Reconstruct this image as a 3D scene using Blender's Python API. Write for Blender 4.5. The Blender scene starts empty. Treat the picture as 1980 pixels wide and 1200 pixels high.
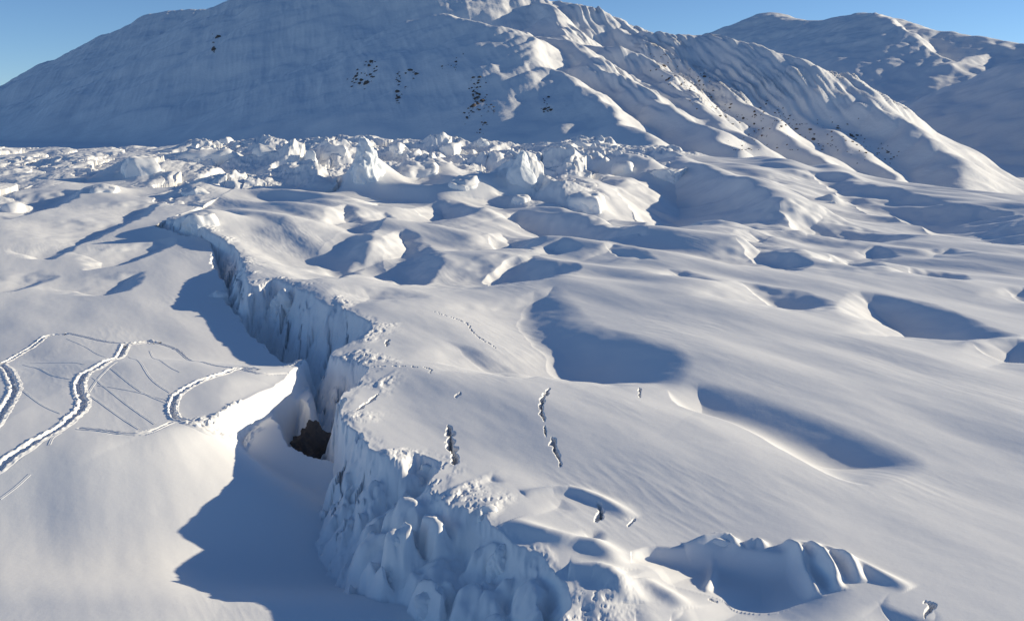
import bpy, math, random
import numpy as np
from mathutils import Vector
random.seed(7)
# ------------------------------------------------------------------ camera, sky, sun, exposure
F = 1925.0; CX, CY = 990.0, 600.0; HOR = 240.0; CAMH = 14.0
PITCH = math.atan((CY - HOR) / F)
SC = bpy.context.scene
cam_d = bpy.data.cameras.new('camera'); cam = bpy.data.objects.new('camera', cam_d)
SC.collection.objects.link(cam); SC.camera = cam
cam_d.sensor_width = 36; cam_d.lens = 36 * F / 1980; cam_d.clip_end = 40000; cam_d.clip_start = 0.5
cam.location = (0, 0, CAMH); cam.rotation_euler = (math.pi / 2 - PITCH, 0, 0)
SUN_AZ = math.radians(75); SUN_EL = math.radians(15.5)
world = bpy.data.worlds.new('World'); SC.world = world; world.use_nodes = True
nt = world.node_tree; bg = nt.nodes['Background']
sky = nt.nodes.new('ShaderNodeTexSky'); sky.sky_type = 'NISHITA'; sky.sun_disc = False
sky.sun_elevation = SUN_EL; sky.sun_rotation = SUN_AZ
sky.altitude = 2500; sky.air_density = 0.85; sky.dust_density = 0.0; sky.ozone_density = 4.0
nt.links.new(sky.outputs[0], bg.inputs[0]); bg.inputs[1].default_value = 0.09
sun_d = bpy.data.lights.new('sun', 'SUN'); sun_d.energy = 4.0; sun_d.angle = math.radians(0.5)
sun_d.color = (1.0, 0.88, 0.65)
sun = bpy.data.objects.new('sun', sun_d); SC.collection.objects.link(sun)
SUNV = Vector((math.sin(SUN_AZ) * math.cos(SUN_EL), math.cos(SUN_AZ) * math.cos(SUN_EL), math.sin(SUN_EL)))
sun.rotation_euler = SUNV.to_track_quat('Z', 'Y').to_euler()
SC.view_settings.view_transform = 'Standard'; SC.view_settings.look = 'None'
SC.view_settings.exposure = 0.5; SC.view_settings.gamma = 1.0
SC.cycles.max_bounces = 6; SC.cycles.diffuse_bounces = 4

# ------------------------------------------------------------------ numpy helpers
f32 = np.float32
def sstep(a, b, x):
    t = np.clip((x - a) / (b - a), 0, 1); return t * t * (3 - 2 * t)
def _h(ix, iy, seed):
    n = (ix.astype(np.uint32) * np.uint32(374761393) + iy.astype(np.uint32) * np.uint32(668265263) + np.uint32(seed * 1013904223 & 0xffffffff))
    n = (n ^ (n >> np.uint32(13))) * np.uint32(1274126177)
    n ^= n >> np.uint32(16)
    return n
def gnoise(x, y, seed=0):
    x = np.asarray(x, f32); y = np.asarray(y, f32)
    xi = np.floor(x); yi = np.floor(y); fx = x - xi; fy = y - yi
    xi = xi.astype(np.int32); yi = yi.astype(np.int32)
    u = fx * fx * fx * (fx * (fx * 6 - 15) + 10); v = fy * fy * fy * (fy * (fy * 6 - 15) + 10)
    def g(ox, oy):
        a = (_h(xi + ox, yi + oy, seed) & np.uint32(1023)).astype(f32) * f32(2 * math.pi / 1024)
        return np.cos(a) * (fx - ox) + np.sin(a) * (fy - oy)
    a = g(0, 0); b = g(1, 0); c = g(0, 1); d = g(1, 1)
    return ((a + (b - a) * u) * (1 - v) + (c + (d - c) * u) * v) * f32(1.5)
def fbm(x, y, octv=4, seed=0, gain=0.5):
    s = 0; a = 1.0
    for k in range(octv):
        s = s + a * gnoise(x * 2 ** k, y * 2 ** k, seed + k * 17); a *= gain
    return s
def ridged(x, y, octv=4, seed=0, gain=0.55):
    s = 0; a = 1.0
    for k in range(octv):
        s = s + a * (1 - 2 * np.abs(gnoise(x * 2 ** k, y * 2 ** k, seed + k * 31))); a *= gain
    return s
def cells(x, y, seed=0):
    """F1, F2, random value of the nearest cell, vector to its point"""
    xi = np.floor(x).astype(np.int32); yi = np.floor(y).astype(np.int32)
    f1 = np.full(x.shape, 9, f32); f2 = f1.copy(); rid = np.zeros(x.shape, f32); vx = rid.copy(); vy = rid.copy()
    for oy in (-1, 0, 1):
        for ox in (-1, 0, 1):
            h = _h(xi + ox, yi + oy, seed)
            px = xi + ox + 0.1 + 0.8 * (h & np.uint32(1023)).astype(f32) / 1023
            py = yi + oy + 0.1 + 0.8 * ((h >> np.uint32(10)) & np.uint32(1023)).astype(f32) / 1023
            r = ((h >> np.uint32(20)) & np.uint32(1023)).astype(f32) / 1023
            d = np.hypot(px - x, py - y)
            m = d < f1
            f2 = np.where(m, f1, np.minimum(f2, d)); f1 = np.where(m, d, f1)
            rid = np.where(m, r, rid); vx = np.where(m, x - px, vx); vy = np.where(m, y - py, vy)
    return f1, f2, rid, vx, vy
def pdist(X, Y, pts, closed=False):
    """distance to a polyline; also the arc length of the nearest point"""
    best = np.full(X.shape, 1e9, f32); arc = np.zeros(X.shape, f32); s0 = 0.0
    P = list(pts) + ([pts[0]] if closed else [])
    for (ax, ay), (bx, by) in zip(P[:-1], P[1:]):
        dx, dy = bx - ax, by - ay; L2 = dx * dx + dy * dy + 1e-9
        t = np.clip(((X - ax) * dx + (Y - ay) * dy) / L2, 0, 1)
        d = np.hypot(X - ax - t * dx, Y - ay - t * dy); m = d < best
        best = np.where(m, d, best); arc = np.where(m, s0 + t * math.sqrt(L2), arc); s0 += math.sqrt(L2)
    return best, arc
def inside(X, Y, pts):
    c = np.zeros(X.shape, bool); n = len(pts)
    for i in range(n):
        x0, y0 = pts[i]; x1, y1 = pts[(i + 1) % n]
        if y0 == y1: continue
        c ^= ((y0 > Y) != (y1 > Y)) & (X < (x1 - x0) * (Y - y0) / (y1 - y0) + x0)
    return c
def smooth_line(p, n=4):
    """Catmull-Rom through points of any dimension"""
    p = [np.array(q, float) for q in p]; out = []
    for i in range(len(p) - 1):
        p0 = p[max(i - 1, 0)]; p1 = p[i]; p2 = p[i + 1]; p3 = p[min(i + 2, len(p) - 1)]
        for k in range(n):
            t = k / n
            out.append(tuple(0.5 * (2 * p1 + (p2 - p0) * t + (2 * p0 - 5 * p1 + 4 * p2 - p3) * t * t + (3 * p1 - p0 - 3 * p2 + p3) * t ** 3)))
    out.append(tuple(p[-1])); return out
CP, SP = math.cos(PITCH), math.sin(PITCH)
def ray(px, py):
    a = (px - CX) / F; b = -(py - CY) / F          # camera right, up
    d = (a, CP + b * SP, -SP + b * CP)
    return d[0] / d[1], d[2] / d[1]                # per metre of ground distance Y
def at(px, py, Y):
    a, b = ray(px, py); return (a * Y, Y, CAMH + b * Y)

# ------------------------------------------------------------------ the glacier's large form
CR_PX = [-600, 0, 300, 600, 900, 1150, 1300, 1480, 1600, 1750, 1880, 2050, 2600]
CR_PY = [298, 290, 284, 276, 282, 280, 298, 312, 336, 364, 384, 405, 440]
CR_Y  = [300, 290, 290, 285, 280, 270, 255, 235, 215, 190, 170, 155, 150]
AZ = np.array([ray(p, 330)[0] for p in CR_PX])
def _sm(vals):
    q = np.linspace(AZ[0], AZ[-1], 400); v = np.interp(q, AZ, vals); k = np.ones(15) / 15
    return q, np.convolve(np.pad(v, 7, 'edge'), k, 'valid')
_q, _cy = _sm(CR_Y); _, _cp = _sm(CR_PY)
def base(X, Y):
    az = X / Y; yc = np.interp(az, _q, _cy); pc = np.interp(az, _q, _cp)
    zc = CAMH - (pc - HOR) * yc / F
    t = np.clip((Y - 55) / (yc - 55), 0, 3)
    z = np.where(t < 1, zc * t ** 1.35, zc)
    o = np.clip(Y - yc, 0, None)
    return z - 0.0016 * o ** 2 / (1 + o / 150) 
LEFT_DROP = 0.3
def BOWL(X, Y): return 1.35 + 2.75 * (1 - sstep(41, 50.5, Y)) - 1.9 * (1 - sstep(31.5, 38.5, Y))
def zleft(X, Y):
    z = base(X, Y) - LEFT_DROP * (1 - sstep(70, 130, Y)) - 1.9 * sstep(56, 68, Y) * (1 - sstep(85, 130, Y))
    z = z + .04 * np.clip(-X - 10, 0, 14) * (1 - sstep(46, 62, Y))
    return z
def zlow(X, Y): return zleft(X, Y) - BOWL(X, Y)
def zright(X, Y):
    z = base(X, Y)
    # broad whaleback on the right
    z = z + .45 * np.exp(-((X - 15 - 0.25*(Y-50)) / 13) ** 2) * sstep(26, 55, Y) * (1 - sstep(120, 170, Y))
    return z
def unproj(px, py, fn):
    a, b = ray(px, py)
    Y = np.exp(np.linspace(math.log(14), math.log(600), 3000)); z = CAMH + b * Y - fn(a * Y, Y)
    i = np.argmax(z < 0)
    if z[i] >= 0: i = len(Y) - 1
    return (a * Y[i], Y[i])
UR = lambda L: [unproj(x, y, zright) for x, y in L]
UL = lambda L: [unproj(x, y, zleft) for x, y in L]
ULOW = lambda L: [unproj(x, y, zlow) for x, y in L]

# ------------------------------------------------------------------ the grid (fine where the view is, coarse beside it)
NC, NR = 1750, 1450
azs = np.concatenate([np.linspace(-0.95, -0.58, 60)[:-1], np.linspace(-0.58, 0.58, NC), np.linspace(0.58, 0.95, 60)[1:]]).astype(f32)
ys = np.exp(np.concatenate([np.linspace(math.log(16), math.log(90), 800)[:-1], np.linspace(math.log(90), math.log(300), 1000)[:-1], np.linspace(math.log(300), math.log(400), 70)])).astype(f32)
A, Yg = np.meshgrid(azs, ys); Xg = A * Yg
Z_R = zright(Xg, Yg).astype(f32); Z_L = zleft(Xg, Yg).astype(f32)

def window(pts, pad):
    P = np.array(pts); x0, x1 = P[:, 0].min() - pad, P[:, 0].max() + pad; y0, y1 = P[:, 1].min() - pad, P[:, 1].max() + pad
    r0 = np.searchsorted(ys, y0); r1 = np.searchsorted(ys, y1)
    y0 = max(y0, 16)
    amin = min(x0 / y0, x0 / y1); amax = max(x1 / y0, x1 / y1)
    c0 = np.searchsorted(azs, amin); c1 = np.searchsorted(azs, amax)
    return slice(max(r0 - 1, 0), r1 + 1), slice(max(c0 - 1, 0), c1 + 1)

def sag(Z, crisp, soft, kS=0.5, rS=1.2, kC=.9, D=9.0, U=UR, wob=0.15, seed=0, q=0.16, L=1.0):
    """a hollow in the snow: from the soft edge it falls at slope kS; the ground beyond the crisp edge starts
    lower by q times the hollow's width and climbs back over L widths; kC is the slope of the wall at the crisp edge"""
    C = U(crisp); S = U(soft); C = smooth_line(C, 4); S = smooth_line(S, 4)
    W = window(C + S, 14.0); x = Xg[W]; y = Yg[W]
    if x.size == 0: return
    wsc = wob * max(1.0, float(y.mean()) / 50)
    wl = max(wsc * 8, 2.5); x = x + wsc * fbm(Xg[W] / wl, Yg[W] / wl, 2, 5 + seed); y = y + 2 * wsc * fbm(Xg[W] / wl, Yg[W] / wl, 2, 95 + seed)
    m = inside(x, y, C + S[::-1])
    dC, _ = pdist(x, y, C); dS, _ = pdist(x, y, S)
    a = kS * dS * dS / (dS + rS); b = kC * dC + q * (dS + dC)
    n = 2.2 if kC < 1 else 3.0
    d = ((a + 1e-4) ** -n + (b + 1e-4) ** -n + D ** -n) ** (-1 / n)
    w = np.clip(dS - dC, 0, None); e0 = q * w
    out = ((kS * w * w / (w + rS) + 1e-4) ** -n + (e0 + 1e-4) ** -n) ** (-1 / n)
    out = np.where((a + 1e-4) > 0, out, 0) * np.exp(-(dC / (L * (w + .5))) ** 1.5) * sstep(14, 9, dC)
    Z[W] -= np.where(m, d, out)

# ---- undulation before hollows
def relief(X, Y, seed):
    # wind-shaped: long axis runs down to the right of the view
    c, s = math.cos(math.radians(62)), math.sin(math.radians(62))
    u = X * c - Y * s; v = X * s + Y * c
    return 0.55 * fbm(u / 38, v / 15, 2, seed) + 0.10 * fbm(u / 14, v / 5, 2, seed + 9) + 0.014 * fbm(u / 6, v / 1.8, 3, seed + 5) + .007 * ridged(u / 3.2, v / .6, 2, seed + 8) * sstep(.0, .5, gnoise(u / 12, v / 7, seed + 6))
REL = relief(Xg, Yg, 3)
Z_R += REL * sstep(16, 40, Yg) * (1 + .5 * sstep(70, 120, Yg)) + .8 * sstep(65, 110, Yg) * (1 - .5 * sstep(180, 260, Yg)) * fbm((.64 * Xg - .77 * Yg) / 34, (.77 * Xg + .64 * Yg) / 9, 2, 77); Z_L += REL * 0.8

R_SAGS = [
 # crisp edge, soft edge, options
 ([(1040,562),(1000,600),(1018,638),(1055,665),(1060,690),(1130,716),(1190,738),(1245,745)], [(1040,562),(1080,556),(1122,592),(1162,630),(1225,652),(1310,674),(1345,705),(1320,738),(1245,745)], dict(kS=.335,kC=.8,q=.2,rS=3.2)),
 ([(1290,745),(1310,778),(1420,812),(1530,872),(1620,918),(1700,930)], [(1290,745),(1350,735),(1440,752),(1580,795),(1720,840),(1800,890),(1700,930)], dict(kS=.48,rS=2.5,kC=.5,wob=.05,q=.04)),
 ([(940,450),(960,466),(1000,470),(1028,482)], [(940,450),(965,438),(1010,444),(1060,458),(1028,482)], {}),
 ([(1010,488),(943,508),(946,522),(1000,530),(1060,533),(1110,526)], [(1010,488),(1040,488),(1080,500),(1130,515),(1110,526)], {}),
 ([(745,412),(690,430),(625,460),(607,475),(641,503),(610,530),(655,538)], [(745,412),(770,418),(730,445),(722,468),(700,488),(690,515),(655,538)], dict(kS=.62,kC=.2,q=.24,L=1.5)),
 ([(738,462),(745,495),(765,520),(771,540)], [(738,462),(760,445),(810,450),(860,485),(850,510),(800,532),(771,540)], dict(kS=.62,kC=.3,q=.22)),
 ([(800,400),(820,409),(870,413),(945,411)], [(800,400),(830,391),(890,393),(945,411)], {}),
 ([(715,391),(740,402),(790,405)], [(715,391),(740,388),(790,405)], {}),
 ([(620,428),(650,430),(700,418)], [(620,428),(640,412),(680,406),(700,418)], {}),
 ([(968,404),(985,416),(1050,430),(1110,440),(1180,448),(1260,461)], [(968,404),(1010,402),(1070,410),(1150,416),(1220,432),(1260,461)], dict(kS=.6)),
 ([(1415,474),(1450,490),(1520,510),(1560,515)], [(1415,474),(1425,458),(1480,465),(1540,482),(1575,505),(1560,515)], {}),
 ([(1600,485),(1615,505),(1660,518),(1720,518)], [(1600,485),(1640,484),(1700,498),(1720,518)], {}),
 ([(1755,513),(1775,528),(1840,540),(1880,538)], [(1755,513),(1800,516),(1860,524),(1880,538)], {}),
 ([(1425,538),(1480,570),(1540,590),(1612,594)], [(1425,538),(1500,548),(1575,562),(1620,580),(1612,594)], {}),
 ([(1612,592),(1660,602),(1720,612),(1770,630),(1840,648),(1930,658)], [(1612,592),(1640,562),(1760,575),(1850,600),(1920,628),(1980,650),(1930,658)], {}),
 ([(1875,660),(1900,674),(1980,690),(2060,690)], [(1875,660),(1900,654),(1990,660),(2060,690)], {}),
 ([(1185,362),(1230,392),(1290,410),(1400,424),(1500,434),(1560,434)], [(1185,362),(1230,345),(1290,330),(1360,345),(1430,365),(1500,392),(1560,434)], dict(kS=.45)),
 ([(1500,398),(1560,425),(1620,440),(1700,455),(1800,458)], [(1500,398),(1600,402),(1680,418),(1760,436),(1800,458)], dict(kS=.5)),
 ([(1560,335),(1650,375),(1750,408),(1850,440),(1980,474),(2050,490)], [(1560,335),(1650,348),(1750,370),(1880,392),(1980,410),(2050,490)], dict(kS=.4)),
 ([(1420,446),(1460,452),(1500,446)], [(1420,446),(1450,440),(1500,446)], {}),
 ([(1770,480),(1840,492),(1900,498)], [(1770,480),(1840,482),(1900,498)], {}),
 ([(1240,410),(1260,425),(1300,432),(1360,428)], [(1240,410),(1280,395),(1330,405),(1360,428)], {}),
 ([(1165,478),(1190,492),(1230,500),(1280,508)], [(1165,478),(1200,478),(1250,492),(1280,508)], dict(kS=.4)),
 ([(1290,520),(1330,536),(1400,548)], [(1290,520),(1340,522),(1400,548)], dict(kS=.4)),
 ([(1040,470),(1080,480),(1130,478)], [(1040,470),(1090,466),(1130,478)], dict(kS=.4)),
 ([(1940,560),(1980,580),(2040,590)], [(1940,560),(1990,560),(2040,590)], dict(kS=.4)),
 ([(1655,470),(1690,482),(1750,488)], [(1655,470),(1700,470),(1750,488)], dict(kS=.45)),
 ([(640,560),(700,572),(780,575),(840,568)], [(640,560),(700,552),(780,556),(840,568)], dict(kS=.25,rS=2)),
 # small dip in the near block
 ([(860,655),(900,680),(940,698),(975,712),(1010,730),(1050,728)], [(860,655),(920,668),(990,692),(1060,700),(1090,718),(1050,728)], dict(kS=.32,kC=.8)),
 # soft shade and steps on the blocks at the bottom
 ([(1040,1165),(1060,1200),(1080,1260),(1160,1290)], [(1040,1165),(1110,1130),(1180,1150),(1230,1220),(1160,1290)], dict(kS=.45,kC=.4,q=.1)),
 ([(1205,1090),(1212,1110),(1218,1130),(1222,1160),(1216,1215),(1226,1280)], [(1205,1090),(1225,1092),(1240,1130),(1250,1160),(1290,1190),(1330,1260),(1226,1280)], dict(kS=.5,kC=2)),
 ([(1305,1160),(1300,1180),(1305,1240),(1330,1270)], [(1305,1160),(1325,1150),(1345,1178),(1400,1200),(1430,1240),(1330,1270)], dict(kS=.6,kC=2)),
 ([(1700,1155),(1712,1175),(1730,1200),(1760,1250)], [(1700,1155),(1725,1140),(1730,1165),(1790,1190),(1800,1165),(1820,1200),(1760,1250)], dict(kS=.6,kC=2)),
 ([(870,1000),(905,1020),(960,1020)], [(870,1000),(900,988),(960,1020)], dict(kS=.5)),
 ([(1120,1010),(1140,1030),(1180,1036)], [(1120,1010),(1150,1008),(1178,1016),(1180,1036)], dict(kS=.7)),
 ([(1060,952),(1080,968),(1120,972)], [(1060,952),(1090,950),(1120,972)], dict(kS=.4)),
 ([(945,910),(955,922),(985,922)], [(945,910),(965,908),(985,922)], dict(kS=.7)),
 # scarp at the lower right
 ([(1222,1072),(1262,1078),(1295,1098),(1390,1116),(1425,1136),(1500,1146),(1580,1132),(1640,1120)], [(1222,1050),(1270,1040),(1340,1045),(1420,1043),(1500,1055),(1560,1070),(1640,1120)], dict(kS=2.2,kC=.22,rS=.3,D=1.5,wob=.12)),
]
for i, (c, s, o) in enumerate(R_SAGS): sag(Z_R, c, s, seed=i * 3, **o)
L_SAGS = [
 ([(60,500),(80,488),(115,475),(150,455),(190,430),(235,420),(255,398),(320,388)], [(60,500),(110,500),(150,474),(220,446),(290,415),(320,388)], dict(kS=.6,kC=.3,q=.3,L=1.3)),
 ([(160,519),(210,505),(240,492),(300,470),(330,460)], [(160,519),(220,516),(280,500),(345,468),(330,460)], dict(kS=.6,kC=.3,q=.3,L=1.3)),
 ([(176,577),(205,556),(240,536),(285,526)], [(176,577),(230,572),(270,556),(285,526)], dict(kS=.5,kC=.3,q=.3,L=1.3)),
 ([(-60,575),(10,552),(60,536),(120,530)], [(-60,575),(20,566),(80,546),(120,530)], dict(kS=.5,kC=.3,q=.3,L=1.3)),
 ([(-60,425),(0,412),(45,404),(60,380),(110,372),(170,368)], [(-60,425),(0,428),(80,408),(150,385),(170,368)], dict(kS=.6,kC=.3,q=.3,L=1.3)),
 # hollow above the bright bank
 ([(425,790),(452,784),(500,762),(545,738),(588,708)], [(425,790),(420,765),(450,735),(510,722),(588,708)], dict(kS=.2,kC=.5,rS=1.5)),
]
for i, (c, s, o) in enumerate(L_SAGS): sag(Z_L, c, s, U=UL, seed=50 + i, **o)

# the low ground at the lower left: a bright bank, then an easy slope down to the right
BANK = smooth_line(UL([(640,690),(592,706),(548,735),(500,762),(455,788),(400,812),(320,830),(220,838),(100,842),(-100,850),(-400,870),(-900,900)]), 4)
bp = BANK + [(-60, 8), (40, 8), (40, BANK[0][1])]
RT = np.linspace(0, 1, 60); RF = np.cumsum(np.minimum(np.minimum(1, RT / .2 + .02), (1 - RT) / .4)); RF = (RF - RF[0]) / (RF[-1] - RF[0])
W = window(BANK + [(-16, 16), (12, 30)], 3); x = Xg[W]; y = Yg[W]
d0, arc = pdist(x, y, BANK); nearbank = 1 - sstep(7, 11, arc)
d, _ = pdist(x + .22 * nearbank * fbm(x / 1.2, y / 1.2, 3, 7), y + .35 * nearbank * fbm(x / 1.4, y / 1.4, 3, 9), BANK); m = inside(x, y, bp)
wd = .6 + 13 * np.maximum(sstep(-13.6, -20, x + .2 * (y - 47)), sstep(48.5, 41, y))
Z_L[W] -= np.where(m, BOWL(x, y) * np.interp(d / wd, RT, RF), 0)
Z_L[W] += 0.5 * np.exp(-(d / .9) ** 2) * (1 - sstep(6, 9, arc)) * sstep(0,1.5,arc)
Z_L[W] += np.exp(-((d - .5) / .6) ** 2) * nearbank * .07 * ridged(x / .35, y / .5, 3, 55)

# ------------------------------------------------------------------ the icefall: broken blocks with gaps between
CH = [(-700,250),(-700,400),(-100,392),(40,388),(130,360),(200,350),(250,395),(300,425),(400,462),(440,440),(420,400),(450,375),(590,368),(700,362),(760,345),(870,352),(930,395),(1190,402),(1195,360),(1260,335),(1350,322),(1480,312),(1500,250)]
CHw = [unproj(px, max(py, 296), base) if py > 260 else (ray(px, 300)[0] * 420, 420) for px, py in CH]
W = window(CHw, 6); x = Xg[W]; y = Yg[W]
wx = x + 2.2 * fbm(x / 9, y / 9, 3, 131); wy = y + 3.0 * fbm(x / 9, y / 9, 3, 141)
ins = inside(wx, wy, CHw); dd, _ = pdist(wx, wy, CHw, True); cm = np.where(ins, sstep(0, 13, dd), 0).astype(f32)
az = x / y; wild = 0.35 + 0.65 * sstep(-0.34, -0.28, az)
f1, f2, rid, vx, vy = cells((wx + .35 * wy) / 15, wy / 12, 151)
tilt = 10 * vx * (.38 + .3 * rid) + 8 * vy * (.1 + .5 * rid)
gap = 1 - sstep(0.0, 0.32, f2 - f1)
g1, g2, rid2, ux, uy = cells((wx + .3 * wy) / 4.2, wy / 6, 161)
small = (rid2 - .5) * .9 + 1.6 * ux + 1.2 * uy * rid2 - 0.9 * (1 - sstep(0.0, 0.3, g2 - g1))
smask = sstep(-.1, .35, gnoise(x / 16, y / 16, 171))
ICE = (rid * 3.0 - 1.2 + tilt) - 3.2 * gap + small * smask * .7 + 0.7 * ridged(x / 6, y / 9, 3, 181) * smask
ICE = (ICE * .62 + .22 * fbm(x / 1.3, y / 1.6, 3, 191)) * cm * wild
ICE = np.where(y > 265, ICE * 0.8, ICE)
Z_R[W] += ICE; Z_L[W] += ICE

def crack(Z, pts, w, dep, U=UR, seed=0):
    P = smooth_line(U(pts), 3); W = window(P, 1.5); x = Xg[W]; y = Yg[W]
    d, a = pdist(x + .12 * fbm(x / .5, y / .8, 3, 600 + seed), y + .2 * fbm(x / .5, y / .8, 3, 630 + seed), P)
    tot = sum(math.dist(p, q) for p, q in zip(P[:-1], P[1:])); ta = a / tot
    ww = w * np.sqrt(np.clip(np.minimum(ta, 1 - ta) * 6, 0, 1)) * (0.6 + 0.7 * gnoise(a / .7, a * 0 + seed, 3))
    Z[W] -= dep * (1 - sstep(.5, 1, d / np.maximum(ww, .02)))
CRACKS = [([(1062,762),(1048,785),(1046,800),(1052,822)],.16,.9), ([(1052,830),(1056,845)],.1,.4), ([(1066,850),(1075,868),(1085,893)],.17,.9),
 ([(749,658),(748,672)],.14,.7), ([(868,818),(872,850),(882,892)],.30,1.2), ([(1150,962),(1163,975),(1150,995)],.17,.8), ([(1225,985),(1216,1002)],.10,.5),
 ([(715,712),(780,716),(830,722),(832,735)],.05,.15), ([(840,605),(900,620),(915,640),(960,665)],.05,.12), ([(735,765),(700,790),(690,800)],.12,.4), ([(880,775),(890,770)],.10,.3),
 ([(1365,1120),(1392,1128)],.10,.3), ([(1785,1158),(1800,1162),(1790,1190)],.12,.5), ([(1235,748),(1238,770)],.10,.3)]
for i, (p, w, dp) in enumerate(CRACKS): crack(Z_R, p, w, dp, seed=i)

def ridge(Z, pts, w, h, U=UR):
    P = smooth_line(U(pts), 3); W = window(P, 3 * w); d, a = pdist(Xg[W], Yg[W], P)
    tot = sum(math.dist(p, q) for p, q in zip(P[:-1], P[1:])); Z[W] += h * np.exp(-(d / w) ** 2) * np.sqrt(np.clip(np.minimum(a, tot - a) / tot * 3, 0, 1))
for p, w, h in [([(1325,1040),(1370,1034),(1410,1032),(1425,1046)],.22,.35), ([(1440,1042),(1465,1038),(1480,1050)],.18,.22), ([(1515,1042),(1540,1060),(1562,1100),(1580,1135)],.22,.5),
 ([(1560,1052),(1590,1075),(1610,1105),(1622,1130)],.2,.45), ([(1600,1070),(1640,1090),(1665,1120)],.2,.35), ([(1380,1046),(1378,1075),(1365,1105)],.16,.22), ([(1520,1040),(1600,1062),(1680,1100),(1760,1135)],.3,.25),
 ([(1010,945),(1100,935),(1180,962),(1222,985)],.35,.22), ([(985,1000),(1060,1030),(1150,1045),(1210,1085)],.5,.3), ([(1100,1090),(1180,1100),(1215,1150)],.5,.35), ([(1240,1100),(1300,1130),(1330,1150)],.4,.2)]:
    ridge(Z_R, p, w, h)
for p, w, h in [([(1150,288),(1270,300),(1350,340),(1500,385),(1600,432)],4.5,2.0), ([(1480,300),(1640,350),(1850,425),(2050,480)],4,1.6), ([(1280,292),(1500,318),(1700,362),(1900,388)],4,1.6),
 ([(1180,395),(1290,412),(1420,430),(1560,440)],2.2,.9), ([(990,395),(1080,405),(1180,420)],2,.7), ([(640,345),(760,360),(900,400),(1000,425)],2.5,.9), ([(440,372),(560,378),(680,398)],2.5,.9), ([(770,352),(850,346),(925,385)],4,1.5)]:
    ridge(Z_R, p, w, h)

# ------------------------------------------------------------------ the main crevasse: two lands and what lies between
LEFT_RIM = [(300,440),(345,458),(400,464),(412,490),(414,520),(438,548),(425,575),(455,600),(470,625),(510,660),(545,690),(592,702),(600,745),(592,772),(540,788),(534,832),(565,868),(612,890),(660,905),(690,930),(700,985),(745,1020),(778,1035),(775,1060),(800,1090),(850,1130),(880,1200),(900,1300)]
RIGHT_RIM = [(320,425),(370,446),(415,456),(436,464),(462,474),(480,510),(492,548),(540,540),(600,566),(640,590),(715,618),(700,655),(652,684),(722,712),(700,745),(662,775),(672,815),(735,868),(775,884),(815,868),(868,888),(842,935),(885,972),(930,978),(962,1000),(1010,1030),(1060,1075),(1110,1105),(1130,1150),(1100,1200),(1110,1330)]
LR = smooth_line([unproj(px, py, zlow if py > 770 else zleft) for px, py in LEFT_RIM], 3); RR = smooth_line(UR(RIGHT_RIM), 3)
Lpoly = LR + [(LR[-1][0], 5), (-400, 5), (-400, 800), (LR[0][0] - 60, 800)] ; 
Rpoly = RR + [(RR[-1][0], 5), (400, 5), (400, 800), (RR[0][0], 800)]
W = window(LR + RR, 14)
x = Xg[W].copy(); y = Yg[W].copy()
jag = 0.32 * ridged(x / 1.6, y / 3.2, 4, 21) + 0.5 * fbm(x / 3.5, y / 6, 2, 23)
jag2 = 0.30 * fbm(x / 1.7, y / 3.4, 4, 41)
inR = inside(x + jag, y + jag2, Rpoly); dR, aR = pdist(x + jag, y + jag2, RR); dR = np.where(inR, -dR, dR)
inL = inside(x + .5 * jag, y, Lpoly); dL, aL = pdist(x + .5 * jag, y + .5 * jag2, LR); dL = np.where(inL, -dL, dL)
inR0 = inside(x, y, Rpoly); d0, _ = pdist(x, y, RR); d0 = np.where(inR0, -d0, d0); mx = sstep(.1, 1.0, d0); dR = dR * (1 - mx) + d0 * mx
dR = dR.astype(f32); dL = dL.astype(f32)
# right wall: rounded lip, then a lumpy face that flattens out
nearf = 1 - sstep(34, 46, y)
HX, HY = unproj(672, 800, zright); nearf = nearf * (1 - np.exp(-(((x - HX) / 2.2) ** 2 + ((y - HY) / 3.2) ** 2)))
kR = 1.9 + 0.35 * gnoise(x / 4, y / 5, 8) + 7 * np.exp(-(((x - HX) / 2.2) ** 2 + ((y - HY) / 3.0) ** 2))
face = np.clip(dR, 0, None)
bw = np.abs(fbm(x / 2.1 + .3 * fbm(x, y, 2, 5), y / 3.0, 3, 61)) 
lump = (1.1 + .2 * nearf) * (bw - .25) + 0.22 * fbm(x / .6, y / 1.0, 3, 66)
g1, g2, gr, gx, gy = cells((x + .5 * fbm(x / 1.2, y / 1.8, 3, 43)) / 1.5, (y + .9 * fbm(x / 1.5, y / 1.5, 3, 45)) / 3.0, 47)
lump = lump + (1 - nearf) * (1.1 * gr - .5 + .5 * gx - .3 * (1 - sstep(0, .25, g2 - g1)))
e1, e2, er, ex, ey = cells((x + .5 * fbm(x / 1.5, y / 1.5, 3, 33)) / 1.7, (y + .6 * fbm(x / 1.5, y / 1.5, 3, 35)) / 1.9, 37)
lump = lump * (1 - .9 * nearf) + nearf * (-.35 + (.8 * er + 1.2 * (.4 - e1 * e1 * 1.5) + .3 * ex) * sstep(0, .42, e2 - e1) + .25 * fbm(x / 1.1, y / 1.3, 2, 39))
zr = Z_R[W] - (kR * face * face / (face + 0.25) * (1 - nearf) + nearf * (.2 * sstep(0, .6, face) + .52 * face + 2.2 * sstep(3.0, 4.6, face))) + lump * sstep(0.15, 1.4, face) - 0.04 * np.exp(-((dR + 0.1) / .35) ** 2)
zr = zr + .10 * np.clip(ridged(x / .6, y / .9, 3, 48) + .2, 0, 1.2) * np.exp(-((dR + .7) / 1.0) ** 2) * sstep(.05, .35, gnoise(x / 3.5, y / 5, 49)) * sstep(.1, -.1, dR)
facl = np.clip(dL, 0, None)
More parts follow.
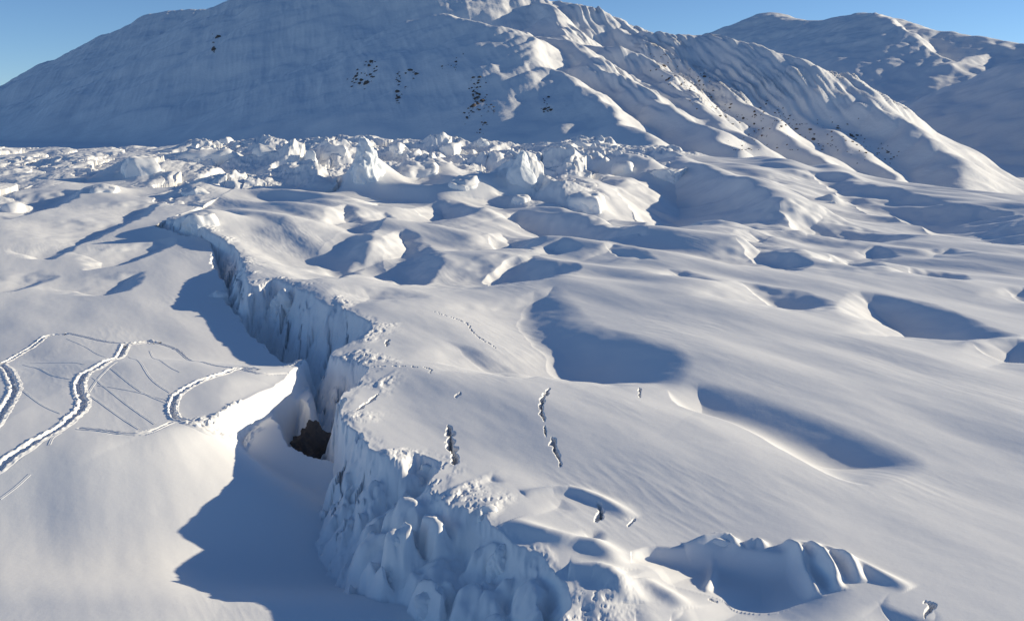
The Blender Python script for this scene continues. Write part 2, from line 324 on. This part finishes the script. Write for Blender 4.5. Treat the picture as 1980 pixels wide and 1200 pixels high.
zl = Z_L[W] - 4.0 * facl * facl / (facl + 0.12) + 0.3 * fbm(x, y, 3, 81) * sstep(0, .6, facl)
floor = np.minimum(Z_L[W], Z_R[W]) - 6.5 + 0.6 * fbm(x / 2, y / 3, 3, 91)
ZW = np.maximum(np.maximum(zr, zl), floor)
Zg = np.where(Xg > np.interp(Yg, [p[1] for p in sorted(RR, key=lambda p: p[1])], [p[0] for p in sorted(RR, key=lambda p: p[1])]), Z_R, Z_L).astype(f32)
Zg[W] = np.where(Yg[W] < RR[0][1] + 6, ZW, Zg[W])

# ------------------------------------------------------------------ sampler, mesh building, materials
def sample(X, Y, Z=None):
    Z = Zg if Z is None else Z
    X = np.asarray(X, float); Y = np.asarray(Y, float)
    r = np.clip(np.interp(Y, ys, np.arange(len(ys))), 0, len(ys) - 1.001); c = np.clip(np.interp(X / Y, azs, np.arange(len(azs))), 0, len(azs) - 1.001)
    r0 = r.astype(int); c0 = c.astype(int); fr = r - r0; fc = c - c0
    return (Z[r0, c0] * (1 - fr) * (1 - fc) + Z[r0 + 1, c0] * fr * (1 - fc) + Z[r0, c0 + 1] * (1 - fr) * fc + Z[r0 + 1, c0 + 1] * fr * fc)
def grid_mesh(name, X, Y, Z, mat, flip=False):
    nr, nc = X.shape; me = bpy.data.meshes.new(name)
    co = np.stack([X, Y, Z], -1).reshape(-1, 3).astype(f32)
    i = np.arange(nr * nc).reshape(nr, nc)
    q = np.stack([i[:-1, :-1], i[:-1, 1:], i[1:, 1:], i[1:, :-1]], -1).reshape(-1, 4)
    if flip: q = q[:, ::-1]
    me.vertices.add(len(co)); me.vertices.foreach_set('co', co.ravel())
    me.loops.add(q.size); me.loops.foreach_set('vertex_index', q.ravel().astype(np.int32))
    me.polygons.add(len(q)); me.polygons.foreach_set('loop_start', np.arange(0, q.size, 4, dtype=np.int32))
    me.polygons.foreach_set('loop_total', np.full(len(q), 4, np.int32))
    me.update(); me.polygons.foreach_set('use_smooth', np.ones(len(q), bool))
    me.materials.append(mat)
    o = bpy.data.objects.new(name, me); SC.collection.objects.link(o); return o
def struct(o, kind='structure'): o['kind'] = kind; return o
def snow_mat(name, col=(0.91, 0.90, 0.885), bumps=((1.2, .012), (6, .004), (30, .0015)), rough=0.55, spec=0.25, stretch=(1, 1, 1)):
    m = bpy.data.materials.new(name); m.use_nodes = True; n = m.node_tree; b = n.nodes['Principled BSDF']
    b.inputs['Base Color'].default_value = (*col, 1); b.inputs['Roughness'].default_value = rough
    b.inputs['Specular IOR Level'].default_value = spec
    tc = n.nodes.new('ShaderNodeTexCoord'); mp = n.nodes.new('ShaderNodeMapping'); mp.inputs['Scale'].default_value = stretch
    n.links.new(tc.outputs['Object'], mp.inputs[0]); prev = None
    for sc, st in bumps:
        t = n.nodes.new('ShaderNodeTexNoise'); t.inputs['Scale'].default_value = sc; t.inputs['Detail'].default_value = 5
        n.links.new(mp.outputs[0], t.inputs[0]); bp = n.nodes.new('ShaderNodeBump')
        bp.inputs['Strength'].default_value = 1; bp.inputs['Distance'].default_value = st
        n.links.new(t.outputs['Fac'], bp.inputs['Height'])
        if prev: n.links.new(prev.outputs[0], bp.inputs['Normal'])
        prev = bp
    n.links.new(prev.outputs[0], b.inputs['Normal']); return m
SNOW = snow_mat('snow')
MSNOW = snow_mat('mountain_snow', bumps=((.02, 3.0), (.12, .5)))

def tag(o, label, cat, group=None):
    o['label'] = label; o['category'] = cat
    if group: o['group'] = group
    return o
GI = 'seracs of the icefall'
S = [
 (706,352,62,88,'tall sunlit ice pillar with a ragged top, tallest of the icefall',dict(depth=.8,cap=False,rough=.2,rot=-20,cuts=12,sink=.2)),
 (1012,348,82,66,'sharp pyramid serac with a bright right edge above the lone snow mound',dict(peak=.92,cap=False,depth=1,rot=-15,p=3,sink=.2,rough=.1)),
 (915,372,74,60,'curled rounded serac left of the sharp pyramid',dict(p=2.6,cuts=5,lean=-.2)),
 (1140,402,110,44,'low layered serac with a curled right end below the pyramid',dict(p=2.8,cuts=6,depth=.7)),
 (430,316,190,38,'long flat topped ice wall in shade at the left of the icefall',dict(depth=.35,rot=4,cuts=4)),
 (262,340,110,54,'broad sunlit block standing over the shaded gap at the left',dict(depth=.7,cuts=8,rot=-12)),
 (190,372,62,30,'small crusted block below the broad sunlit block',{}),
 (580,308,48,50,'leaning slab with a bright right face beside the long ice wall',dict(lean=.25,cap=False)),
 (640,306,80,46,'rough shaded serac between the leaning slab and the tall pillar',dict(cuts=12,rough=.2)),
 (800,344,110,48,'wide shaded serac just right of the tall pillar',dict(rot=12)),
 (930,284,46,30,'small serac with a bright cleft on the icefall skyline',dict(cap=False)),
 (432,276,50,18,'pointed snow covered block on the skyline above the long ice wall',dict(peak=.6)),
 (375,284,44,16,'small dark sided block at the left end of the skyline seracs',{}),
 (770,294,58,26,'squat block on the skyline right of the tall pillar',{}),
 (1130,290,110,22,'long low wedge on the skyline above the pyramid serac',dict(depth=.4,peak=.4,rot=0)),
 (1205,332,66,28,'dark sided block right of the pyramid serac',dict(rough=.2)),
 (1280,344,110,42,'wide block with a sunlit right edge at the right end of the icefall',dict(depth=.6,rot=-5)),
 (375,376,76,26,'undercut ledge of sunlit snow above the crevasse head',dict(depth=.5,rot=-15)),
 (18,410,48,34,'round sunlit mound at the left edge of the snowfield',dict(p=2.4,cuts=2,rough=.06)),
 (1612,394,26,34,'thin sunlit fin standing on the shaded slope at the right',dict(peak=.6,cap=False,depth=.6)),
 (1008,390,40,20,'lone snow mound in the shade below the pyramid serac',dict(p=2.4,cuts=2)),
 (385,440,92,54,'tilted block wedged in the head of the crevasse',dict(depth=.6,rot=-20,p=3)),
 (505,300,60,30,'shaded block between the long ice wall and the leaning slab',{}),
 (865,300,60,30,'crumbled block on the skyline left of the bright cleft',dict(cuts=14,rough=.25)),
]
def hit(px, py):
    a, b = ray(px, py); Y = np.exp(np.linspace(math.log(17), math.log(390), 4000)); z = CAMH + b * Y - sample(a * Y, Y)
    i = int(np.argmax(z < 0))
    if z[i] >= 0: i = len(Y) - 1
    return a * Y[i], Y[i], CAMH + b * Y[i]
for px, py, w, h, lab, o in S:      # drifts bank up round the seracs
    x0, y0, _ = hit(px, py); r = w * y0 / F * .75; W = window([(x0, y0)], r * 2.5)
    Zg[W] += (.5 * h * y0 / F * np.exp(-(((Xg[W] - x0) / r) ** 2 + ((Yg[W] - y0 - r * .5) / (r * 1.1)) ** 2))).astype(f32)
# trodden trails: each a strip of churned snow in a bed cut for it in the glacier
Zpre = Zg.copy()
def trail(name, label, cat, pts, w, dep, berm, group=None, seed=0, cut=True, chunk=1.0):
    w = w * .68; chunk = chunk * 1.5
    P = smooth_line([hit(px, py)[:2] for px, py in pts], 8); P = np.array(P)
    L = np.concatenate([[0], np.cumsum(np.hypot(*np.diff(P, axis=0).T))]); st = 0.07 if w > .15 else 0.12
    sN = np.arange(0, L[-1], st); X = np.interp(sN, L, P[:, 0]); Y = np.interp(sN, L, P[:, 1])
    wob = 0.12 * w / .35 * fbm(sN / .8, sN * 0 + seed, 2, 700 + seed)
    tx, ty = np.gradient(X), np.gradient(Y); n = np.hypot(tx, ty); tx, ty = tx / n, ty / n
    k = np.ones(9) / 9; tx = np.convolve(np.pad(tx, 4, 'edge'), k, 'valid'); ty = np.convolve(np.pad(ty, 4, 'edge'), k, 'valid')
    nl = 31 if w > .15 else 13; q = np.linspace(-1, 1, nl); half = w * 2.0
    XX = X[:, None] + (q[None] * half + wob[:, None]) * -ty[:, None]; YY = Y[:, None] + (q[None] * half + wob[:, None]) * tx[:, None]
    g = sample(XX, YY, Zpre); a = np.abs(q)[None] * 2 + 0 * XX + .22 * fbm(XX / .3, YY / .3, 2, seed + 3)
    ends = np.clip(np.minimum(sN, sN[-1] - sN) / (w * 1.5), 0, 1)[:, None]
    step = 0.75 + .5 * gnoise(sN / .45, sN * 0 + 3, seed)[:, None]
    dep = dep * .8; berm = berm * .28
    h = -dep * step * (1 - sstep(.35, 1.0, a)) + berm * (1 + 1.2 * chunk * fbm(XX / .22, YY / .28, 3, seed + 9)) * np.exp(-((a - 1.15) / .38) ** 2)
    h = h + chunk * 0.12 * dep * ridged(XX / .25, YY / .3, 2, seed + 5) * (1 - sstep(.5, 1.2, a))
    edge = 1 - sstep(.86, 1.0, np.abs(q))[None]
    Z = g + (h * ends + 0.012) * edge - 0.03 * (1 - edge)
    dep = dep / .75
    o = grid_mesh(name, XX, YY, Z, SNOW, flip=True); tag(o, label, cat, group)
    if cut:
        W = window(list(zip(X, Y)), half + .3)
        d, ar = pdist(Xg[W], Yg[W], list(zip(X[::4], Y[::4])))
        e = sstep(0, w, np.minimum(ar, sN[-1] - ar))
        Zg[W] -= (dep * 1.6 + .05) * (1 - sstep(half * .45, half * .72, d)) * e
    return o
trail('trodden_trail', 'deep trodden trench winding from the trampled pit down to the lower left edge', 'snow trail', [(-60,935),(0,900),(60,858),(110,830),(140,806),(160,782),(152,745),(165,722),(200,702),(236,680),(244,664)], .34, .30, .12, seed=1)
trail('trodden_trail', 'trodden trench at the far left, kinking where two trails meet', 'snow trail', [(-40,860),(-8,815),(8,790),(28,752),(18,722),(2,704)], .34, .28, .10, seed=2)
trail('trodden_trail', 'short trodden trench climbing right from the far left kink', 'snow trail', [(4,702),(32,688),(66,668),(90,650),(125,646)], .24, .20, .09, seed=3)
trail('trodden_trail', 'horseshoe shaped trodden trench curling beside the bright bank', 'snow trail', [(500,714),(462,712),(430,722),(385,737),(346,760),(333,782),(338,806),(372,814),(400,806)], .27, .26, .11, seed=4)
trail('trodden_trail', 'shallow row of footprints linking the long trench and the horseshoe trench', 'snow trail', [(150,828),(195,832),(240,838),(290,834),(333,815)], .15, .14, .06, seed=5)
trail('ski_track', 'thin dark track running from the upper left bend to the trampled pit', 'ski track', [(128,644),(165,652),(205,661),(238,668)], .11, .10, .03, seed=6)
trail('ski_track', 'thin sagging track running right from the trampled pit to the crevasse edge', 'ski track', [(298,662),(350,682),(400,702),(455,714),(500,722),(560,722)], .11, .10, .03, seed=7)
trail('trampled_snow', 'trampled pit where the trails meet above the long trench', 'trampled snow', [(236,668),(262,664),(285,661),(305,664)], .45, .28, .13, seed=8, chunk=1.6)
trail('trampled_snow', 'churned patch of broken snow crust at the foot of the bright bank', 'trampled snow', [(368,812),(395,822),(430,832),(470,826),(492,818)], .55, .22, .12, seed=9, chunk=2.4)
for i, (a, b) in enumerate([((45,705),(145,742)),((60,702),(165,705)),((130,655),(205,690)),((290,678),(350,720)),((225,700),(170,760)),((215,712),(330,800)),((180,730),(300,820)),((250,690),(330,760)),((175,765),(270,830)),((30,760),(120,800)),((190,745),(325,775)),((0,965),(60,915)),((95,860),(120,835))]):
    m_ = ((a[0] + b[0]) / 2 + random.uniform(-6, 6), (a[1] + b[1]) / 2 + random.uniform(-3, 3))
    trail('ski_track', 'faint straight ski line scratched across the plateau between the trenches', 'ski track', [a, m_, b], .055, .008, .005, 'faint ski lines between the trenches', seed=20 + i, cut=False)
struct(grid_mesh('glacier', Xg, Yg, Zg, SNOW))

# ------------------------------------------------------------------ mountains
def mountain(name, ridges, y0, y1, nr, nc, a0, a1, floor_fn, slope, detail, mat):
    az = np.linspace(a0, a1, nc); yy = np.linspace(y0, y1, nr); A_, Y_ = np.meshgrid(az, yy); X_ = A_ * Y_
    wx = X_ + detail * 0.35 * fbm(X_ / 160, Y_ / 160, 3, 201); wy = Y_ + detail * 0.35 * fbm(X_ / 160, Y_ / 160, 3, 301)
    Z_ = floor_fn(X_, Y_)
    for R, k, rr, *kl in ridges:
        kl = kl[0] if kl else k
        P = [at(*p) for p in R]; P = smooth_line(P, 3)
        zz = np.full(X_.shape, -1e9)
        for p, q in zip(P[:-1], P[1:]):
            dx, dy = q[0] - p[0], q[1] - p[1]; t = np.clip(((wx - p[0]) * dx + (wy - p[1]) * dy) / (dx * dx + dy * dy + 1e-6), 0, 1)
            ox, oy = wx - p[0] - t * dx, wy - p[1] - t * dy; d = np.hypot(ox, oy)
            sd = sstep(-.75, .75, (ox * dy - oy * dx) / (d * math.hypot(dx, dy) + 1e-6)); sl = slope * (k * sd + kl * (1 - sd))
            zz = np.maximum(zz, p[2] + t * (q[2] - p[2]) - sl * d * d / (d + rr))
        a = np.maximum(Z_, zz); dlt = np.abs(Z_ - zz); Z_ = a + np.where(dlt < 12, (12 - dlt) ** 2 / 48, 0)
    return X_, Y_, Z_
def fl(X, Y): return -26 + 0.002 * (Y - 400) - 52 * sstep(60, 420, X)
RA = [
 ([(-500,330,4400),(-200,290,4300),(0,212,4200),(60,160,4100),(150,100,3900),(240,60,3700),(330,24,3450),(440,15,3300),(520,-25,3000),(700,-60,2700),(900,-40,2450),(1060,0,2300),(1130,20,2200),(1210,55,2100),(1260,76,2000)], .9, 30),
 ([(1260,76,2000),(1400,80,1900),(1540,122,1750),(1640,172,1650),(1740,240,1500),(1830,320,1350),(1900,380,1200)], 1.0, 20),
 ([(850,33,2050),(950,48,1830),(1010,75,1690),(1045,110,1560),(1110,160,1400),(1190,225,1200),(1280,285,980)], .72, 12, 1.1),
 ([(850,33,2050),(770,58,2200),(690,95,2400),(600,140,2700)], .8, 40),
 ([(1000,62,1980),(1060,74,1780),(1130,108,1650),(1200,150,1500),(1300,215,1300),(1410,292,1050)], 1.1, 12),
 ([(1060,5,2250),(1110,80,1850),(1190,98,1750),(1260,140,1650),(1340,200,1400),(1450,285,1130)], 1.1, 12),
 ([(1210,60,2050),(1260,95,1900),(1400,170,1700),(1500,240,1450),(1600,320,1180)], 1.1, 12),
 ([(1260,76,2000),(1310,85,1950),(1400,128,1850),(1480,152,1750),(1560,220,1600),(1680,305,1350),(1780,368,1180)], 1.1, 12),
]
X_, Y_, Z_ = mountain('mountain', RA, 420, 4800, 900, 1300, -0.75, 0.62, fl, 0.60, 60, MSNOW)
up = sstep(-10, 60, Z_)
# gullies and ribs follow the fall line (towards the near right)
c, s = math.cos(math.radians(-78)), math.sin(math.radians(-78)); u = X_ * c + Y_ * s; v = -X_ * s + Y_ * c
right = sstep(60, 260, X_ + 0.1 * (Y_ - 1400))
Z_ += up * (1.3 + 3.0 * right) * ridged(v / 45, u / 420, 4, 401)
Z_ += up * right * 3.6 * (.35 + sstep(-.2, .4, gnoise(X_ / 120, Y_ / 200, 66))) * ridged((v + 3 * fbm(X_ / 60, Y_ / 60, 2, 67)) / 15, u / 260, 4, 471)
Z_ += up * 8 * (1 - right) * fbm(X_ / 260, Y_ / 260, 4, 431)
struct(grid_mesh('mountain', X_, Y_, Z_, MSNOW))
RB = [
 ([(900,180,9500),(1250,110,8500),(1390,78,7500),(1440,50,7200),(1480,25,7000),(1520,32,6700),(1570,40,6400),(1640,30,6100),(1690,26,5700),(1790,55,5300),(1900,72,5000),(2050,88,4600),(2250,60,4000),(2500,-60,3400),(2800,-200,2800)], 1.0, 60),  # right end beyond the view: unseen ridge added to shade the far valley
 ([(1690,24,5700),(1740,50,5150),(1795,92,4750),(1848,126,4450)], .9, 15, 2.0),
 ([(1840,122,4450),(1900,104,4700),(1960,98,5000)], 1.2, 10, .9),
]
X2, Y2, Z2 = mountain('far_mountain', RB, 1500, 7500, 600, 700, 0.0, 1.15, lambda X, Y: -82 + .05 * np.clip(Y - 1700, 0, None), 0.42, 90, MSNOW)
Z2 += sstep(-50, 120, Z2) * (4 * fbm(X2 / 300, Y2 / 500, 4, 501))
struct(grid_mesh('far_mountain', X2, Y2, Z2, MSNOW))
aa, yy = np.meshgrid(np.linspace(-2.5, 2.5, 300), np.exp(np.linspace(math.log(150), math.log(24000), 300)))
gx = aa * yy
struct(grid_mesh('ground', gx, yy, -32 - 54 * sstep(60, 420, gx) + 0.8 * fbm(gx / 60, yy / 60, 3, 5), MSNOW))

# ------------------------------------------------------------------ blocks of ice and snow
import bmesh
def ico(sub):
    bm = bmesh.new(); bmesh.ops.create_icosphere(bm, subdivisions=sub, radius=1); bm.verts.ensure_lookup_table()
    v = np.array([t.co[:] for t in bm.verts]); f = [[t.index for t in q.verts] for q in bm.faces]; bm.free(); return v, f
ICO = {k: ico(k) for k in (2, 4, 5)}
def n3(v, sc, seed, octv=3):
    v = v / sc; return (fbm(v[:, 0] + .7 * v[:, 2], v[:, 1] - .5 * v[:, 2], octv, seed) + fbm(v[:, 1] + 3, v[:, 2] + .6 * v[:, 0], octv, seed + 7) + fbm(v[:, 2], v[:, 0] - .4 * v[:, 1], octv, seed + 13)) / 2
def mesh_obj(name, v, f, mat, parent=None, smooth=True):
    me = bpy.data.meshes.new(name); me.from_pydata([tuple(p) for p in v], [], f); me.update()
    if smooth: me.polygons.foreach_set('use_smooth', np.ones(len(f), bool))
    me.materials.append(mat); o = bpy.data.objects.new(name, me); SC.collection.objects.link(o)
    if parent: o.parent = parent
    return o
ICEM = snow_mat('serac_ice', col=(0.83, 0.86, 0.88), bumps=((.8, .12), (4, .04)), rough=.5)
ROCK = snow_mat('dark_rock', col=(0.13, 0.105, 0.09), bumps=((1.5, .3), (8, .05)), rough=.85)
def block(v, w, d, h, seed, cuts=9, p=4.0, rough=.12, lean=0.0, peak=0.0):
    rs = np.random.RandomState(seed)
    r = (np.abs(v) ** p).sum(1) ** (-1 / p); u = v * r[:, None]
    for _ in range(cuts):
        n = rs.normal(size=3); n[2] = abs(n[2]) * .7; n /= np.linalg.norm(n); k = rs.uniform(.62, .95)
        e = u @ n - k; u = u - np.clip(e, 0, None)[:, None] * n
    if peak:
        t = np.clip((u[:, 2] + 1) / 2, 0, 1)[:, None]; u[:, :2] = u[:, :2] * (1 - peak * t) 
    u = u * np.array([w / 2, d / 2, h / 2]) ; m = min(w, d, h)
    u = u + v * (rough * m * n3(u, m * .55, seed))[:, None]
    u = u + v * (.30 * rough * m * n3(u, m * .16, seed + 5, 3))[:, None]
    u[:, 2] += h / 2; u[:, 0] += lean * u[:, 2]
    return u
def serac(px, py, wpx, hpx, label, seed, name='serac', cat='serac', depth=1.0, group=None, cap=True, cuts=9, lean=0.0, peak=0.0, sink=.75, p=4.0, rough=.19, rot=None, mat=None):
    X, Y, Z = hit(px, py); w = wpx * Y / F; h = hpx * Y / F * (1 + sink); d = w * depth
    root = bpy.data.objects.new(name, None); SC.collection.objects.link(root)
    root.location = (X, Y + d * .3, Z - h * sink); root.rotation_euler = (0, 0, math.radians(rot if rot is not None else -8 - (seed * 37) % 28))
    tag(root, label, cat, group); v, f = ICO[5 if wpx * hpx > 2500 else 4]
    u = block(v, w, d, h, seed, cuts, p, rough, lean, peak)
    mesh_obj('ice_body', u, f, mat or ICEM, root)
    if cap:
        # snow lies thick on the upward faces
        t = block(v, w, d, h, seed, cuts, p, rough * .5, lean, peak); sel = sstep(.15, .7, v[:, 2])
        th = .10 * min(w, h) + .05
        c = t + np.array([0, 0, 1]) * (th * sel * (1 + .5 * n3(t, w * .5, seed + 3)))[:, None] + np.stack([v[:, 0], v[:, 1], 0 * sel], 1) * (th * .5 * sel)[:, None] - v * (.06 * min(w, h) * (1 - sel))[:, None]
        keep = sel > .01; o = None; ff = [q for q in f if all(keep[i] for i in q)]
        use = sorted({i for q in ff for i in q}); mp = {a: b for b, a in enumerate(use)}; mesh_obj('snow_cap', c[use], [[mp[i] for i in q] for q in ff], SNOW, root)
    return root
for i, (px, py, w, h, lab, o) in enumerate(S): serac(px, py, w, h, lab, 11 + i * 3, group=GI, **o)
B = [
 (972,1092,58,70,'mushroom shaped snow knob on the block below the cracks',dict(p=2.5,cuts=2,depth=1)),
 (915,1198,92,66,'big round snow boulder at the bottom edge beside the shaded gap',dict(p=2.5,cuts=4)),
 (762,1112,30,24,'small twisted snow lump in the shaded slope',dict(p=2.5,cuts=3)),
 (832,1160,66,34,'sunlit broken snow lump in the shaded slope above the round boulder',dict(p=2.6,cuts=6,rough=.2)),
 (768,1042,40,12,'sunlit tongue of snow at the lip of the narrow slot',dict(p=2.4,cuts=1)),
 (545,586,62,44,'bright crumbled snow block on the far rim of the crevasse',dict(cuts=10,rough=.22)),
 (828,920,44,44,'bright fluted snow lump hanging under the near rim',dict(cuts=6,rough=.2)),
 (935,1000,44,40,'sunlit flake of snow left of the mushroom knob',dict(cuts=7,rough=.2)),
 (1392,1046,90,26,'long smooth snow knob on top of the shaded step',dict(p=2.6,cuts=2,depth=.5,rough=.05)),
 (415,575,44,24,'bright lip of snow on the left edge of the crevasse',dict(cuts=5,depth=.6)),
]
for i, (px, py, w, h, lab, o) in enumerate(B): serac(px, py, w, h, lab, 101 + i * 3, name='snow_block', cat='snow block', cap=False, mat=SNOW, group='snow blocks along the crevasse', **o)
# dark rock under the bank
x0, y0 = unproj(602, 812, zlow); z0 = float(zlow(np.array(x0), np.array(y0)))
v, f = ICO[5]; u = block(v, 2.5, 1.6, 5.0, 77, 12, 4, .3)
o = mesh_obj('dark_rock', u, f, ROCK); o.location = (x0 + .1, y0 - .1, z0 - 5.1)
tag(o, 'dark brown rock wall exposed in the crevasse under the bright bank', 'rock')
# rocks on the mountain
def mhit(px, py):
    a, b = ray(px, py); yl = np.linspace(430, 4700, 4000)
    az = np.linspace(-0.75, 0.62, X_.shape[1]); yy_ = np.linspace(420, 4800, X_.shape[0])
    c = int(round(np.interp(a, az, np.arange(len(az))))); zz = np.interp(yl, yy_, Z_[:, c]); e = CAMH + b * yl - zz
    i = int(np.argmax(e < 0)); return (a * yl[i], yl[i], CAMH + b * yl[i]) if e[i] < 0 else None
RM = []
for k in range(6):
    v0, f0 = ICO[2]; r = v0 * (1 + .35 * n3(v0 * 2 + k * 5, 1.0, 900 + k))[:, None]; me = bpy.data.meshes.new('rock')
    me.from_pydata([tuple(p) for p in r], [], f0); me.materials.append(ROCK); RM.append(me)
def outcrop(px, py, wpx, hpx, n, label, seed, slant=0.0, size=3.0):
    rs = np.random.RandomState(seed); c0 = mhit(px, py)
    if c0 is None: return
    root = bpy.data.objects.new('rock_outcrop', None); SC.collection.objects.link(root); root.location = c0
    tag(root, label, 'rock outcrop', 'rock outcrops on the mountain')
    sc_ = np.clip(rs.normal(size=(max(3, n // 6), 2)) * .45, -1, 1); n = min(98, int(n * 1.7))
    for k in range(n):
        g = np.clip(sc_[rs.randint(len(sc_))] + rs.normal(size=2) * .2, -1, 1); dy = g[1] * hpx / 2; h_ = mhit(px + g[0] * wpx / 2 + slant * dy, py + dy)
        if h_ is None or abs(h_[1] - c0[1]) > 500: continue
        s_ = size * rs.uniform(.2, .7) * (2.0 if k % 7 == 0 else 1.0) * h_[1] / 1500; o = bpy.data.objects.new('rock', RM[k % 6]); SC.collection.objects.link(o); o.parent = root
        o.location = Vector(h_) - Vector(c0); o.scale = (s_ * rs.uniform(.6, 1.6), s_, s_ * rs.uniform(.4, .9)); o.rotation_euler = (rs.uniform(-.4, .4), rs.uniform(-.4, .4), rs.uniform(0, 6))
outcrop(685,165,60,90,34,'slanting streak of dark rocks at the left of the shaded mountain face',1,-.5)
outcrop(790,165,46,70,26,'dark rocks scattered in the middle of the shaded mountain face',2)
outcrop(922,205,66,110,60,'largest patch of dark rocks low on the shaded mountain face',3)
outcrop(1060,208,36,40,16,'small knot of dark rocks right of the largest patch',4)
outcrop(412,78,20,50,9,'few dark rocks high on the left shoulder of the mountain',5)
outcrop(885,120,60,60,10,'sparse dark specks below the rounded summit',6,0,2)
outcrop(1330,165,110,120,50,'brownish rocks between the bright ribs under the long ridge',7,.9,2.2)
outcrop(1430,230,130,120,60,'brownish rocks low between the ribs in the middle of the right flank',8,.9,2.2)
outcrop(1530,235,120,110,50,'dark rocks strung along the ribs right of the middle flank',9,.9,2.2)
outcrop(1650,270,130,120,44,'line of dark rocks on the lower right spur',10,1.1,2.4)
